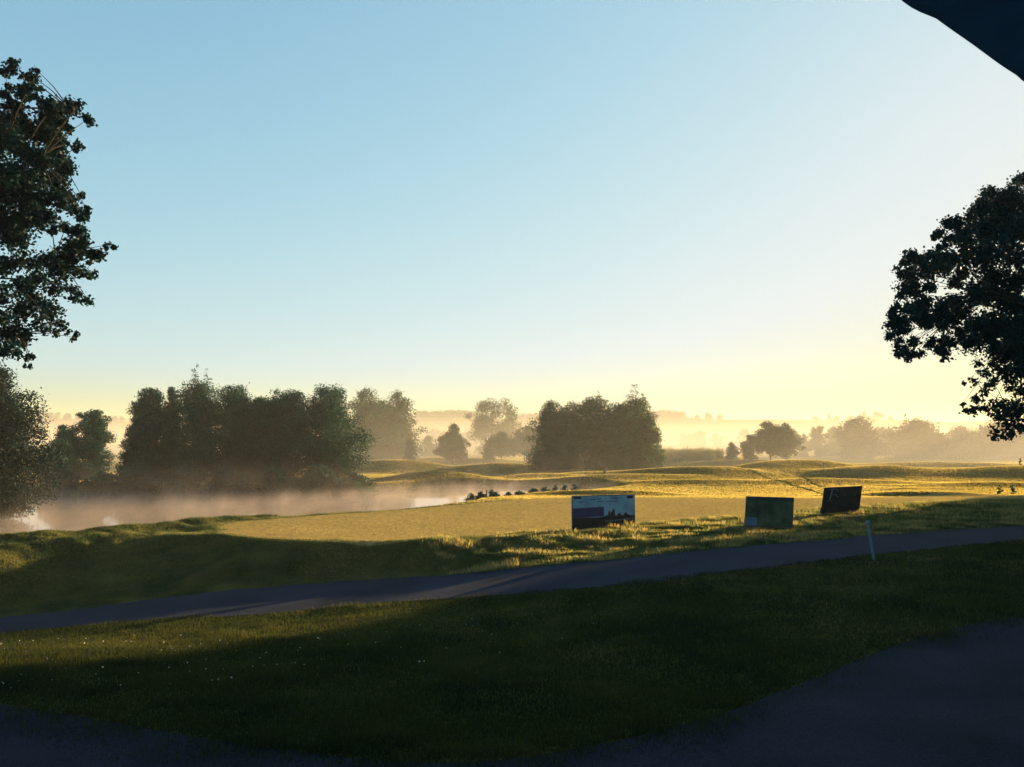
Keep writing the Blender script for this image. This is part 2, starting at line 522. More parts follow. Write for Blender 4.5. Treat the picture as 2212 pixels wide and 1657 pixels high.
# water
pm_, pn, pout = new_mat('pond_water')
ptc = N(pn, 'ShaderNodeTexCoord')
pz = N(pn, 'ShaderNodeTexNoise'); pz.inputs['Scale'].default_value = 1.3; pz.inputs['Detail'].default_value = 3
pn.links.new(ptc.outputs['Object'], pz.inputs['Vector'])
pb = N(pn, 'ShaderNodeBump'); pb.inputs['Strength'].default_value = 0.12; pb.inputs['Distance'].default_value = 0.02
pn.links.new(pz.outputs['Fac'], pb.inputs['Height'])
pp = N(pn, 'ShaderNodeBsdfPrincipled')
pp.inputs['Base Color'].default_value = (0.02, 0.025, 0.022, 1); pp.inputs['Roughness'].default_value = 0.06; pp.inputs['IOR'].default_value = 1.33
pn.links.new(pb.outputs[0], pp.inputs['Normal']); pn.links.new(pp.outputs[0], pout.inputs[0])
wb = MB()
_pa = np.array(pond); _area = sum(_pa[i - 1][0] * _pa[i][1] - _pa[i][0] * _pa[i - 1][1] for i in range(len(_pa)))
_nx = np.roll(_pa, -1, 0) - np.roll(_pa, 1, 0); _nn = np.stack([_nx[:, 1], -_nx[:, 0]], -1) / np.hypot(_nx[:, 0], _nx[:, 1])[:, None]
_pw = _pa + _nn * (0.7 if _area > 0 else -0.7)
wb.add([(x, y, WATER_Z) for x, y in _pw], [tuple(range(len(_pw)))])
tag(wb.build('pond_water', pm_), 'still pond reflecting the pale sky', kind='structure')

# ---------------------------------------------------------------- foliage
rng = np.random.default_rng(7)


def leaves(centers, size, rng, up_bias=0.3, aspect=0.6):
    """one pointed leaf (two triangles) at each centre -> verts, faces"""
    n = len(centers)
    a = rng.normal(size=(n, 3)); a /= np.linalg.norm(a, axis=1)[:, None]
    b = rng.normal(size=(n, 3)); b[:, 2] += up_bias
    b = np.cross(a, b); b /= np.linalg.norm(b, axis=1)[:, None] + 1e-9
    s = size * rng.uniform(0.6, 1.35, (n, 1))
    c = np.asarray(centers)
    V = np.stack([c - a * s * .5, c + b * s * aspect * .5, c + a * s * .5, c - b * s * aspect * .5], 1).reshape(-1, 3)
    i = np.arange(n)[:, None] * 4
    Fq = i + np.array([[0, 1, 2, 3]])
    return V, Fq


def blob_points(blobs, n, rng, shell=0.5):
    """points in a set of (x,y,z,rx,ry,rz) blobs, share by volume"""
    b = np.asarray(blobs, float)
    w = (b[:, 3] * b[:, 4] * b[:, 5]) ** 0.75; w /= w.sum()
    k = rng.choice(len(b), n, p=w)
    d = rng.normal(size=(n, 3)); d /= np.linalg.norm(d, axis=1)[:, None]
    r = rng.uniform(0, 1, (n, 1)) ** (shell)
    r = r * (1 + 0.22 * np.abs(rng.normal(size=(n, 1))) * (rng.uniform(size=(n, 1)) < 0.25))
    return b[k, :3] + d * r * b[k, 3:]


PROFILES = {
    'round': [(0, .6), (.15, .85), (.4, 1), (.7, 1), (.88, .85), (1, .5)],
    'dome': [(0, .75), (.2, 1), (.5, .95), (.8, .65), (1, .15)],
    'cone': [(0, .6), (.15, 1), (.4, .95), (.65, .7), (.85, .4), (1, .12)],
    'spire': [(0, .9), (.3, 1), (.6, .92), (.75, .62), (.86, .34), (1, .05)],
    'column': [(0, .8), (.2, 1), (.6, .9), (.85, .6), (1, .1)],
    'willow': [(0, .8), (.25, 1), (.6, .9), (.85, .55), (1, .1)],
}
LABELS_DONE = {}


def make_tree(name, label, cat, x, y, top_z, radius, crown_from=0.15, profile='round', n_blob=30, n_leaf=6000, leaf=0.14,
              mat='leaf_mid', group=None, seed=1, trunk_r=None, gap=0.0, depth=1.0, base_z=None, blob_scale=0.30, limbs=10, tops=()):
    r = np.random.default_rng(seed * 97 + 5)
    z0 = float(height(np.array([x]), np.array([y]))[0]) - 0.05 if base_z is None else base_z
    H = top_z - z0
    root = empty(name, (x, y, z0))
    tag(root, label, cat, group)
    zc0 = H * crown_from
    n_leaf = int(n_leaf * 1.6); blob_scale *= 1.15
    pr = PROFILES[profile]
    blobs = []
    for i in range(n_blob):
        t = (i + r.uniform(0.1, 0.9)) / n_blob
        rad = np.interp(t, [p[0] for p in pr], [p[1] for p in pr]) * radius
        bs = radius * blob_scale * r.uniform(0.6, 1.3) * (0.55 + 0.45 * rad / radius)
        a = r.uniform(0, 2 * math.pi); q = math.sqrt(r.uniform(0.05, 1)) * max(0, rad - bs * 0.35)
        z = zc0 + t * (H - zc0 - bs * .6)
        blobs.append((math.cos(a) * q, math.sin(a) * q * depth, z, bs, bs * depth, bs * r.uniform(0.6, 0.9)))
        if i % 3 == 0 and gap < 0.5:   # inner mass
            blobs.append((math.cos(a) * q * .3, math.sin(a) * q * .3, z, rad * .55, rad * .55 * depth, bs))
    for (dx, dz0, dz1, rr) in tops:     # thin leaders above the crown
        for k in range(6):
            t = k / 5
            blobs.append((dx + r.normal() * rr * .2, r.normal() * rr * .2, dz0 - z0 + (dz1 - dz0) * t, rr * 1.6 * (1.05 - .75 * t), rr * 1.6 * (1.05 - .75 * t), (dz1 - dz0) / 9))
    pts = blob_points(blobs, n_leaf, r, 0.5)
    pts = pts[pts[:, 2] > min(0.15, zc0 * .5)]
    V, Fq = leaves(pts, leaf, r)
    tr = trunk_r or max(0.04, H * 0.016)
    tb = MB()
    tb.tube([(0, 0, -0.2), (r.normal() * .02 * H, 0, H * .3), (r.normal() * .02 * H, r.normal() * .02 * H, H * .6), (0, 0, H * .88)],
            [tr * 1.3, tr, tr * .65, tr * .15], 8)
    bl = sorted(blobs, key=lambda b: -b[3])
    for k in range(min(limbs, len(bl))):
        b = bl[k * max(1, len(bl) // max(1, limbs)) % len(bl)]
        s0 = Vector((0, 0, max(0.12 * H, b[2] - (0.25 + .2 * r.uniform()) * radius)))
        e = Vector(b[:3])
        mid = s0.lerp(e, .5) + Vector((0, 0, -.08 * radius))
        tb.tube([s0, mid, e], [tr * .45, tr * .28, tr * .08], 5)
    tb.build('trunk', M['bark'], root, True)
    mesh_np('crown', V, Fq, M[mat], root)
    return root


def tree_px(name, label, cat, px, y, top_py, half_px, **kw):
    """place a tree by where it stands: px gives its bearing, y its distance"""
    p = P(px, 940, y)
    top = P(px, top_py, y).z
    return make_tree(name, label, cat, p.x, y, top, half_px / F * y, **kw)


def cluster_tree(name, label, cat, spec, conv, ydepth, trunk, leaf, per, mat, extra=(), seed=3, spread=1.0):
    """a near tree whose leafy sprays are laid out one by one; conv maps a spray to picture bearings"""
    r = np.random.default_rng(seed)
    root = empty(name, trunk[0]); tag(root, label, cat)
    o = Vector(trunk[0])
    pts = []; ends = []
    for (X_, Y_, rr) in spec:
        px, py, rp = conv(X_, Y_, rr)
        yy = ydepth + r.uniform(-1, 1) * spread
        c = P(px, py, yy); rad = rp / F * yy
        n = max(25, int(per * (rad / 0.25) ** 2 * (0.5 if Y_ > 1055 else 1)))
        k = max(3, int(rr / 6))
        for j in range(k):        # twigs inside each spray
            cc = c + Vector(tuple(r.normal(size=3) * rad * 0.45))
            m = max(4, n // k)
            q = r.normal(size=(m, 3)) * np.array([0.44, 0.44, 0.38]) * rad * (1 + .5 * (r.uniform(size=(m, 1)) < .12))
            pts.append(np.array(cc)[None] + q)
        ends.append((c, rad))
    for (x, y, z, rad, n) in extra:
        for j in range(12):
            cc = np.array([[x, y, z]]) + r.normal(size=(1, 3)) * rad * 0.55
            pts.append(cc + r.normal(size=(n // 12, 3)) * rad * np.array([.24, .24, .17]))
        if r.uniform() < .6: ends.append((Vector((x, y, z)), 0.1 + .05 * r.uniform()))
    pts = np.concatenate(pts) - np.array(o)[None]
    V, Fq = leaves(pts, leaf, r, 0.5, 0.75)
    tb = MB()
    T = [Vector(p) - o for p in trunk]
    rad0 = 0.32
    tb.tube([T[0] - Vector((0, 0, .3))] + T[1:], [rad0 * 1.2] + [rad0 * (1 - .2 * i) for i in range(1, len(T))], 12)
    ends.sort(key=lambda e: -e[1])
    for i, (c, rad) in enumerate(ends):
        c = c - o
        j = min(range(len(T)), key=lambda q: abs(T[q].z - (c.z - 0.8)) )
        s = T[j]
        if i > 26: # small twigs hang on nearest larger spray
            s = min((e[0] - o for e in ends[:26]), key=lambda e: (e - c).length)
            tb.tube([s, s.lerp(c, .5) + Vector((0, 0, .05)), c], [.014, .009, .004], 4)
        else:
            tb.tube([s, s.lerp(c, .5) + Vector((0, 0, .25)), c], [.05, .03, .012], 5)
    tb.build('trunk', M['bark_dark'], root, True)
    mesh_np('crown', V, Fq, M[mat], root)
    return root


LEFT_SPRAYS = [(50,90,30),(30,120,15),(35,180,18),(160,125,33),(185,95,12),(140,190,30),(85,210,28),(20,220,25),(70,260,30),(100,300,25),(195,240,20),(265,280,40),(350,290,42),
 (395,270,14),(430,350,25),(355,390,18),(230,320,40),(300,340,40),(250,400,50),(180,420,45),(100,350,40),(40,350,45),(30,450,55),(270,450,38),(290,500,33),(340,465,10),(385,485,20),
 (120,500,45),(200,540,52),(300,560,42),(350,600,28),(50,600,45),(150,640,62),(260,660,50),(50,720,64),(160,760,56),(290,760,42),(350,745,33),(410,730,14),(425,830,28),(445,795,14),
 (360,790,25),(250,840,40),(130,850,55),(30,850,64),(260,900,18),(330,880,20),(370,920,32),(420,960,32),(380,990,38),(500,1030,28),(470,1020,25),(450,1060,15),(530,975,13),
 (570,985,12),(350,1040,40),(280,1050,44),(60,950,55),(190,1060,36),(100,1060,45),(20,1080,45),(390,1110,36),(455,1130,26),(310,1130,36),(200,1150,48),(350,1190,27),(270,1200,36),
 (100,1180,50),(160,1240,42),(20,1220,45),(370,1255,20),(440,1245,23),(400,1220,9),(90,1300,44),(180,1300,42),(250,1320,40),(300,1370,28),(210,1380,32),(280,1420,18),(350,1410,10),
 (380,1440,17),(20,1340,38),(30,1420,50),(100,1420,42),(60,1500,40),(130,1460,28),(150,1540,22),(150,1580,12),(20,1500,30)]
RIGHT_SPRAYS = [(790,140,30),(740,190,33),(770,240,60),(700,250,40),(640,210,26),(600,240,33),(590,290,30),(660,300,50),(540,320,28),(560,370,42),(480,360,28),(420,360,28),(380,400,23),
 (360,430,16),(380,480,22),(430,440,27),(500,420,38),(520,490,46),(620,400,56),(700,380,66),(780,380,60),(440,520,38),(360,530,33),(300,530,33),(240,530,33),(200,570,23),(190,620,18),
 (230,610,33),(300,600,42),(400,580,46),(600,520,64),(750,520,66),(500,600,38),(220,670,38),(190,710,20),(260,690,33),(330,670,28),(650,640,56),(780,640,50),(560,700,45),(460,660,28),
 (300,760,38),(240,780,38),(180,790,28),(140,810,18),(150,860,28),(210,850,38),(140,920,20),(190,900,32),(290,820,42),(380,790,38),(450,740,42),(480,830,46),(620,720,56),(400,860,40),
 (330,860,28),(620,860,54),(720,760,66),(790,760,50),(560,870,38),(500,900,36),(180,970,28),(165,1020,14),(240,960,26),(240,1030,20),(290,1010,18),(210,1000,18),(330,960,26),
 (400,950,32),(400,1010,25),(440,960,18),(395,1045,9),(370,1000,18),(540,950,32),(520,965,14),(620,930,36),(680,880,56),(780,880,60),(660,970,28),(700,1000,46),(780,1000,56),
 (580,1070,20),(640,1080,22),(600,1110,22),(560,1150,18),(510,1160,8),(650,1150,26),(720,1100,38),(790,1100,40),(620,1200,26),(570,1240,22),(500,1260,13),(520,1300,18),(550,1300,22),
 (600,1290,27),(660,1260,32),(740,1180,22),(790,1190,38),(720,1290,42),(790,1290,50),(680,1340,28),(720,1370,38),(790,1370,30),(660,1410,20),(700,1420,23),(650,1440,14),(750,1410,18),(790,1400,20)]

# left tree: 14 m away, trunk out of frame to the left
ex = [(-10.3 - rng.uniform(0, 5.2), 14 + rng.uniform(-2.2, 2.2), rng.uniform(4.6, 9.8), 0.75, 1100) for _ in range(110)]
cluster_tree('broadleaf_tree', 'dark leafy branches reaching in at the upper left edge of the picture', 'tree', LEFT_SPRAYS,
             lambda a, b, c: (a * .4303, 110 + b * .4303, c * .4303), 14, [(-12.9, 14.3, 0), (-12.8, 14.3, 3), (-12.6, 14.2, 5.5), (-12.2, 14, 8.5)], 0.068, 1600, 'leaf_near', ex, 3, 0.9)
# right tree: 22 m away, trunk out of frame to the right
ex = [(14.9 + rng.uniform(0, 6.5), 22 + rng.uniform(-3, 3), rng.uniform(3.6, 10.6), 0.85, 1500) for _ in range(70)]
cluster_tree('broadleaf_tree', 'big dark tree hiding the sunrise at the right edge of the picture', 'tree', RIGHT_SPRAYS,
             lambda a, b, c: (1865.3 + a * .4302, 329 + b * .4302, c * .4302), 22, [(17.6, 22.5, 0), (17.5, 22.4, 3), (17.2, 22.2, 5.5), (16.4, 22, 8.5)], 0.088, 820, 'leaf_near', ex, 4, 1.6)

# ------- trees round the pond
tree_px('waterside_tree', 'dark tree with feathery pale top at the left end of the pond', 'tree', -28, 36.5, 775, 138, profile='dome', crown_from=.0, n_blob=110, n_leaf=60000, leaf=.11, base_z=WATER_Z,
        mat='leaf_near', seed=11, blob_scale=.22)
GP = 'trees in a dense row behind the pond'
row = [  # px, y, top, half, profile, label
    (137, 66, 916, 48, 'dome', 'low bluish dark tree just right of the pond-end tree'),
    (198, 64, 884, 44, 'round', 'small pointed tree left of the gap in the row behind the pond'),
    (304, 60, 888, 44, 'dome', 'low leafy shoulder tree at the left end of the dense pond row'),
    (326, 59, 836, 52, 'round', 'narrow tree with two tips near the left end of the pond row'),
    (368, 60, 834, 40, 'spire', 'thin spiky tree left of the tallest tree in the pond row'),
    (430, 59, 822, 74, 'round', 'tallest tree of the pond row, with twin feathery points'),
    (508, 58, 832, 76, 'round', 'broad round-topped tree right of the tallest one in the pond row'),
    (568, 59, 856, 66, 'round', 'lower tree in the dip at the middle of the pond row'),
    (618, 58, 840, 66, 'round', 'pointed tree between the dip and the big rounded end tree'),
    (706, 57, 830, 92, 'round', 'big rounded dark green tree at the right end of the pond row')]
for i, (px, y, top, half, prof, lab) in enumerate(row):
    tree_px('broadleaf_tree', lab, 'tree', px, y, top, half, profile=prof, crown_from=.0, n_blob=80, n_leaf=int(14000 + half * 260), leaf=.12, mat='leaf_dark',
            group=GP, seed=20 + i, blob_scale=.26, depth=1.1,
            tops=((-.45, 6.4, 8.15, .34), (.5, 6.3, 7.8, .32)) if px == 430 else ((0, 6.0, 7.2, .34),) if px == -1 else ())
GS = 'shrubs on the far bank of the pond'
shr = [(130, 51.5, 1000, 50, 'low dark shrub under the left trees across the pond'), (222, 51.5, 1018, 44, 'low dark shrub below the gap in the tree row'),
       (300, 51, 1003, 62, 'dark shrub under the left shoulder of the tree row'), (395, 51, 1005, 64, 'dark shrub below the tallest tree of the row'),
       (490, 51.5, 1005, 64, 'dark shrub left of the middle of the far bank'), (590, 52, 1004, 62, 'dark shrub below the dip in the tree row'),
       (690, 52.5, 1002, 60, 'dark shrub under the big rounded end tree'), (768, 54, 1022, 48, 'misty low shrub at the right foot of the tree row'),
       (928, 60.5, 1038, 14, 'small dark waterside bush on the misty far bank')]
for i, (px, y, top, half, lab) in enumerate(shr):
    tree_px('waterside_shrub', lab, 'shrub', px, y, top, half, profile='dome', crown_from=0.0, n_blob=26, n_leaf=5200, leaf=.14, mat=('leaf_dark', 'leaf_mid')[i % 2], group=GS, seed=50 + i,
            blob_scale=.3, base_z=WATER_Z - .1, limbs=5, trunk_r=.04)

# ------- small round bushes on the near bank, right end of the pond
GB = 'small round bushes on the bank at the right end of the pond'
bu = [(1018, 38.6, 1062, 11, 'leftmost bush of the bank row, spreading low beside the water'), (1040, 39.4, 1059, 7.5, 'small round bush just left of the brown stake'),
      (1063, 39.8, 1056, 10.5, 'roundest dark bush just right of the brown stake'), (1098, 41.2, 1061, 6, 'tiny low bush in the gap of the bank row'),
      (1123, 42, 1058, 8, 'low round bush right of the gap in the bank row'), (1153, 43.4, 1051, 9, 'round bush left of the largest right-hand bank bush'),
      (1177, 44.3, 1048, 11, 'wide dark bush near the right end of the bank row'), (1199, 46.0, 1046, 8, 'dim green bush behind the wide dark one'),
      (1221, 47, 1043, 9, 'pale leafy bush left of the last bank bush'), (1239, 47.6, 1042, 10, 'last leafy bush at the right end of the bank row')]
for i, (px, y, top, half, lab) in enumerate(bu):
    tree_px('round_bush', lab, 'bush', px, y, top + 2, half * 1.6, profile='dome', crown_from=0.0, n_blob=12, n_leaf=1100, leaf=.06, mat='leaf_dark', group=GB, seed=80 + i, blob_scale=.4, limbs=3, trunk_r=.02)

# ------- misty trees beyond
GM = 'misty trees standing beyond the fairway'
far = [  # px, y, top, half, from, profile, label, leaf, n
    (790, 118, 836, 76, .03, 'dome', 'tall misty tree rising just right of the dark pond row', 15000),
    (856, 122, 842, 66, .03, 'column', 'tall misty tree with ragged crown, second right of the pond row', 13000),
    (818, 126, 862, 90, .02, 'dome', 'broad misty tree between and behind the two tall ones by the pond row', 12000),
    (886, 112, 944, 18, .0, 'dome', 'small dim bush in front of the tall misty trees', 2500),
    (925, 150, 940, 26, .0, 'dome', 'faint low tree left of the neat conical young tree', 2500),
    (979, 112, 914, 42, .17, 'cone', 'neat conical young tree standing alone on a thin trunk', 9000),
    (1064, 150, 860, 60, .04, 'round', 'tall misty tree with gaps in its crown, left of the green clump', 12000),
    (1106, 158, 898, 60, .04, 'dome', 'hazy tree leaning out right of the tall gappy tree', 7000),
    (1083, 118, 932, 42, .22, 'dome', 'round hazy young tree on a trunk in front of the tall gappy tree', 6000),
    (1054, 112, 966, 15, .0, 'round', 'little round bush at the foot of the tall gappy tree', 2200),
    (1137, 122, 918, 40, .26, 'dome', 'faint round tree on a thin trunk touching the green clump', 5000)]
for i, (px, y, top, half, cf, prof, lab, n) in enumerate(far):
    tree_px('misty_tree' if half > 20 else 'misty_bush', lab, 'tree' if half > 20 else 'bush', px, y, top, half, profile=prof, crown_from=cf, n_blob=50, n_leaf=n, leaf=.26 if y > 115 else .22,
            mat=('leaf_mid', 'leaf_dark')[i % 2], group=GM, seed=100 + i, blob_scale=.27, gap=.6 if px == 1064 else 0)
GC = 'trees of the green clump in the middle distance'
cl = [(1192, 84, 862, 64, 'dome', 'rounded tree at the left end of the central green clump'), (1240, 83, 868, 68, 'round', 'second tree from the left in the central green clump'),
      (1296, 84, 856, 58, 'round', 'tree with a thin twiggy point in the middle of the central clump'), (1345, 82, 872, 68, 'dome', 'broad dense tree right of the middle of the central clump'),
      (1372, 84, 858, 56, 'round', 'tallest open-topped tree of the central green clump'), (1402, 82, 896, 38, 'column', 'ragged tree at the right edge of the central green clump')]
for i, (px, y, top, half, prof, lab) in enumerate(cl):
    tree_px('clump_tree', lab, 'tree', px, y, top, half, profile=prof, crown_from=.01, n_blob=80, n_leaf=int(14000 + 160 * half), leaf=.15, mat=('leaf_mid', 'leaf_pale')[i % 2], group=GC, seed=140 + i, blob_scale=.26, tops=((-.2, 5.4, 8.2, .8), (.8, 5.2, 7.3, .6)) if px == 1372 else ((0, 5.8, 7.5, .4),) if px == 1296 else ())
GR = 'young trees on the misty rise'
yr = [(1580, 104, 954, 20, .05, 'cone', 'smallest spiky sapling standing alone on the rise', 1500), (1621, 104, 938, 25, .03, 'round', 'open leafy young tree left of the dark round pair', 3200),
      (1664, 102, 909, 38, .22, 'round', 'left tree of the dark round pair on short trunks', 7500), (1697, 104, 913, 38, .22, 'cone', 'right tree of the dark round pair on short trunks', 7000)]
for i, (px, y, top, half, cf, prof, lab, n) in enumerate(yr):
    tree_px('young_tree', lab, 'tree', px, y, top, half, profile=prof, crown_from=cf, n_blob=36, n_leaf=n, leaf=.2, mat='leaf_mid', group=GR, seed=160 + i, blob_scale=.3)
GH = 'pale hazy trees at the right beyond the mounds'
hz = [(1736, 150, 936, 18, 'dome', 'small hazy tree just right of the dark round pair', 1500), (1768, 150, 919, 21, 'round', 'slim hazy tree rising above the low hedge at right', 1700),
      (1800, 160, 920, 40, 'dome', 'faint hazy tree below the church steeple', 3000), (1856, 140, 899, 67, 'dome', 'first big rounded hazy tree from the left', 7000),
      (1905, 165, 920, 54, 'dome', 'lower hazy tree between the two big rounded ones', 4000), (1975, 145, 904, 83, 'dome', 'widest hazy tree with two tufts on top', 9000),
      (2078, 150, 919, 56, 'dome', 'hazy tree left of the hanging branch of the big dark tree', 4500), (2025, 138, 933, 59, 'dome', 'low hazy tree at the right foot of the widest one', 4500),
      (2150, 145, 907, 74, 'dome', 'hazy tree behind the hanging branch at the right edge', 6000), (2215, 142, 925, 60, 'dome', 'hazy tree cut by the right edge of the picture', 4500)]
for i, (px, y, top, half, prof, lab, n) in enumerate(hz):
    tree_px('hazy_tree', lab, 'tree', px, y, top, half, profile=prof, crown_from=.0, n_blob=44, n_leaf=int(n * 1.5), leaf=.34, mat='leaf_mid', group=GH, seed=180 + i, blob_scale=.27,
            tops=((-1.4, 4.0, 6.6, .55), (0.7, 4.0, 6.5, .6)) if px == 1975 else ())

GF = 'very faint trees deep in the fog'
for i, (px, y, top, half, lab) in enumerate([(1482, 265, 934, 24, 'very faint tree deep in the fog just right of the central clump'), (1512, 255, 930, 20, 'second faint tree in the fog between the clump and the young trees'),
        (1548, 270, 936, 14, 'narrow faint tree in the fog above the smallest sapling'), (1612, 240, 926, 22, 'faint tree in the fog behind the open young tree'), (940, 240, 925, 34, 'faint wide tree in the fog left of the tall gappy tree'), (1010, 235, 932, 28, 'faint tree in the fog right of the neat conical young tree')]):
    tree_px('faint_tree', lab, 'tree', px, y, top, half, profile='round', crown_from=.0, n_blob=24, n_leaf=1800, leaf=.5, mat='leaf_mid', group=GF, seed=250 + i, blob_scale=.3)

# ---------------------------------------------------------------- far hills, wood, church
def ridge(name, label, y0, pts, seed, depth=260):
    pts = [(P(px, py, y0).x, P(px, py, y0).z) for px, py in pts]
    xs_ = np.linspace(pts[0][0], pts[-1][0], 260)
    top = np.interp(xs_, [p[0] for p in pts], [p[1] for p in pts])
    vs = np.linspace(-1, 1, 40)
    Xr, Vr = np.meshgrid(xs_, vs)
    prof = np.cos(np.clip(Vr, -1, 1) * math.pi / 2) ** 1.3
    Zr = -3 + (top[None] + 3) * prof + fbm(Xr / 40, Vr * 4, seed) * 0.7 * prof
    Yr = y0 + Vr * depth
    i = np.arange(Xr.size).reshape(Xr.shape)
    q = np.stack([i[:-1, :-1], i[:-1, 1:], i[1:, 1:], i[1:, :-1]], -1).reshape(-1, 4)
    o = mesh_np(name, np.stack([Xr, Yr, Zr], -1).reshape(-1, 3), q, M['hill'], smooth=True)
    return tag(o, label, kind='structure')


HY = 600
hill_line = [(-400, 905), (0, 903), (110, 903), (170, 906), (250, 911), (420, 914), (700, 910), (900, 902), (940, 902), (1000, 900), (1040, 906), (1150, 905), (1330, 905), (1400, 901), (1460, 901), (1500, 908), (1550, 908),
             (1640, 907), (1700, 908), (1800, 909), (1900, 909), (1960, 913), (2010, 914), (2100, 911), (2300, 911), (2700, 914)]
ridge('hills', 'long low hazy hills on the horizon', HY, hill_line, 3)

# woods on the hills: one mass nobody could count
wr = np.random.default_rng(31)
wood = []
def wood_run(px0, px1, n, hmin, hmax, dy=60):
    for _ in range(n):
        px = wr.uniform(px0, px1); yy = HY + wr.uniform(-dy, 10)
        pz = np.interp(px, [p[0] for p in hill_line], [p[1] for p in hill_line])
        v = (yy - HY) / 260
        zt = P(px, pz, HY).z
        z = -3 + (zt + 3) * math.cos(v * math.pi / 2) ** 1.3
        h = wr.uniform(hmin, hmax)
        wood.append((P(px, 940, yy).x, yy, z + h * .35, h * .42, h * .42, h * .6))
wood_run(-100, 300, 160, 2.5, 5); wood_run(900, 1030, 240, 3, 5.5); wood_run(1110, 1250, 120, 2.5, 5); wood_run(1330, 1480, 240, 3, 5.5)
wv, wf = leaves(blob_points(wood, 42000, wr, .5), 1.1, wr)
tag(mesh_np('far_wood', wv, wf, M['leaf_mid']), 'hazy wood covering the hill tops on the horizon', 'wood', kind='stuff')
GHT = 'tiny trees on the hazy skyline'
for i, (px, hh, lab) in enumerate([(1508, 4.5, 'rounded skyline tree right of the wooded hill top'), (1529, 6.0, 'taller rounded skyline tree, second past the wooded hill top'), (1556, 4.8, 'last lone skyline tree before the bare hill crest'),
        (1762, 3.6, 'tiny skyline tree left of the church steeple'), (1806, 4.2, 'tiny skyline tree right of the church steeple'), (1838, 4.5, 'skyline tree at the left end of the group right of the steeple'),
        (1868, 7.5, 'broad skyline tree above the first big hazy tree'), (1893, 8.0, 'highest skyline tree in the group right of the steeple'), (1925, 4.5, 'small skyline tree ending the group right of the steeple')]):
    x = P(px, 940, HY).x; zt = np.interp(px, [p[0] for p in hill_line], [p[1] for p in hill_line]); zt = P(px, zt, HY).z
    make_tree('skyline_tree', lab, 'tree', x, HY, zt + hh, hh * .8, crown_from=.0, profile='dome', n_blob=12, n_leaf=700, leaf=1.0, mat='leaf_mid', group=GHT, seed=210 + i, base_z=zt - 1, limbs=3)

M['stone'] = plain('church_stone', (0.25, 0.22, 0.18), 0.9, 0.2, 0.5)
M['slate'] = plain('slate', (0.08, 0.085, 0.09), 0.7, 0.2, 0.5)
cx = P(1792, 940, HY + 6).x; cz = P(1792, 909, HY).z - 1.5
church = tag(empty('church', (cx, HY + 6, cz)), 'tiny pointed church steeple on the hazy skyline', 'church')
b_ = MB(); b_.box((-1.1, -1.1, 0), (1.1, 1.1, 3.6)); b_.build('tower', M['stone'], church)
b_ = MB(); b_.add([(-1.3, -1.3, 3.6), (1.3, -1.3, 3.6), (1.3, 1.3, 3.6), (-1.3, 1.3, 3.6), (0, 0, 8.4)], [(3, 2, 1, 0), (0, 1, 4), (1, 2, 4), (2, 3, 4), (3, 0, 4)]); b_.build('spire', M['slate'], church)
b_ = MB(); b_.box((1.1, -1.8, 0), (7.5, 1.8, 1.3)); b_.build('nave', M['stone'], church)
b_ = MB(); b_.add([(1.1, -2, 1.3), (7.7, -2, 1.3), (7.7, 2, 1.3), (1.1, 2, 1.3), (1.1, 0, 2.6), (7.7, 0, 2.6)], [(3, 2, 1, 0), (0, 1, 5, 4), (2, 3, 4, 5), (1, 2, 5), (3, 0, 4)]); b_.build('roof', M['slate'], church)

# ---------------------------------------------------------------- grass
def blades(name, label, pts, hmin, hmax, width, mat, cat='grass', lean=0.5, seed=1, grow=0, even=False):
    r = np.random.default_rng(seed)
    n = len(pts)
    x, y = pts[:, 0], pts[:, 1]
    z = height(x, y)
    a = r.uniform(0, 2 * math.pi, n)
    h = r.uniform(hmin, hmax, n) * (0.55 + 0.9 * vnoise(x / .35, y / .35, 9) * vnoise(x / 1.7, y / 1.1, 8) * 1.6)
    if even: h = r.uniform(hmin, hmax, n)
    w = width * r.uniform(.6, 1.3, n)
    if grow:       # coarser tufts far away
        g_ = np.clip(y / grow, 1, 4); w = w * g_; h = h * g_ ** .5
    la = r.uniform(0, 2 * math.pi, n); ll = r.uniform(0, lean, n) * h
    c, s = np.cos(a) * w / 2, np.sin(a) * w / 2
    V = np.stack([np.stack([x - c, y - s, z - .01], -1), np.stack([x + c, y + s, z - .01], -1), np.stack([x + np.cos(la) * ll, y + np.sin(la) * ll, z + h], -1)], 1).reshape(-1, 3)
    Fq = np.arange(3 * n).reshape(n, 3)
    o = mesh_np(name, V, Fq, mat)
    return tag(o, label, cat, kind='stuff')


gr = np.random.default_rng(5)


def sample_zone(n, y0, y1, cond, k=0.62):
    """uniform over bearing, distance weighted so that screen density stays even"""
    out = []
    got = 0
    while got < n:
        m = n * 2
        y = y0 * (y1 / y0) ** gr.uniform(0, 1, m)
        x = gr.uniform(-1, 1, m) * (y * 0.70 + 1.2)
        ok = cond(x, y)
        p = np.stack([x, y], -1)[ok]
        out.append(p); got += len(p)
        if len(p) == 0: break
    return np.concatenate(out)[:n]


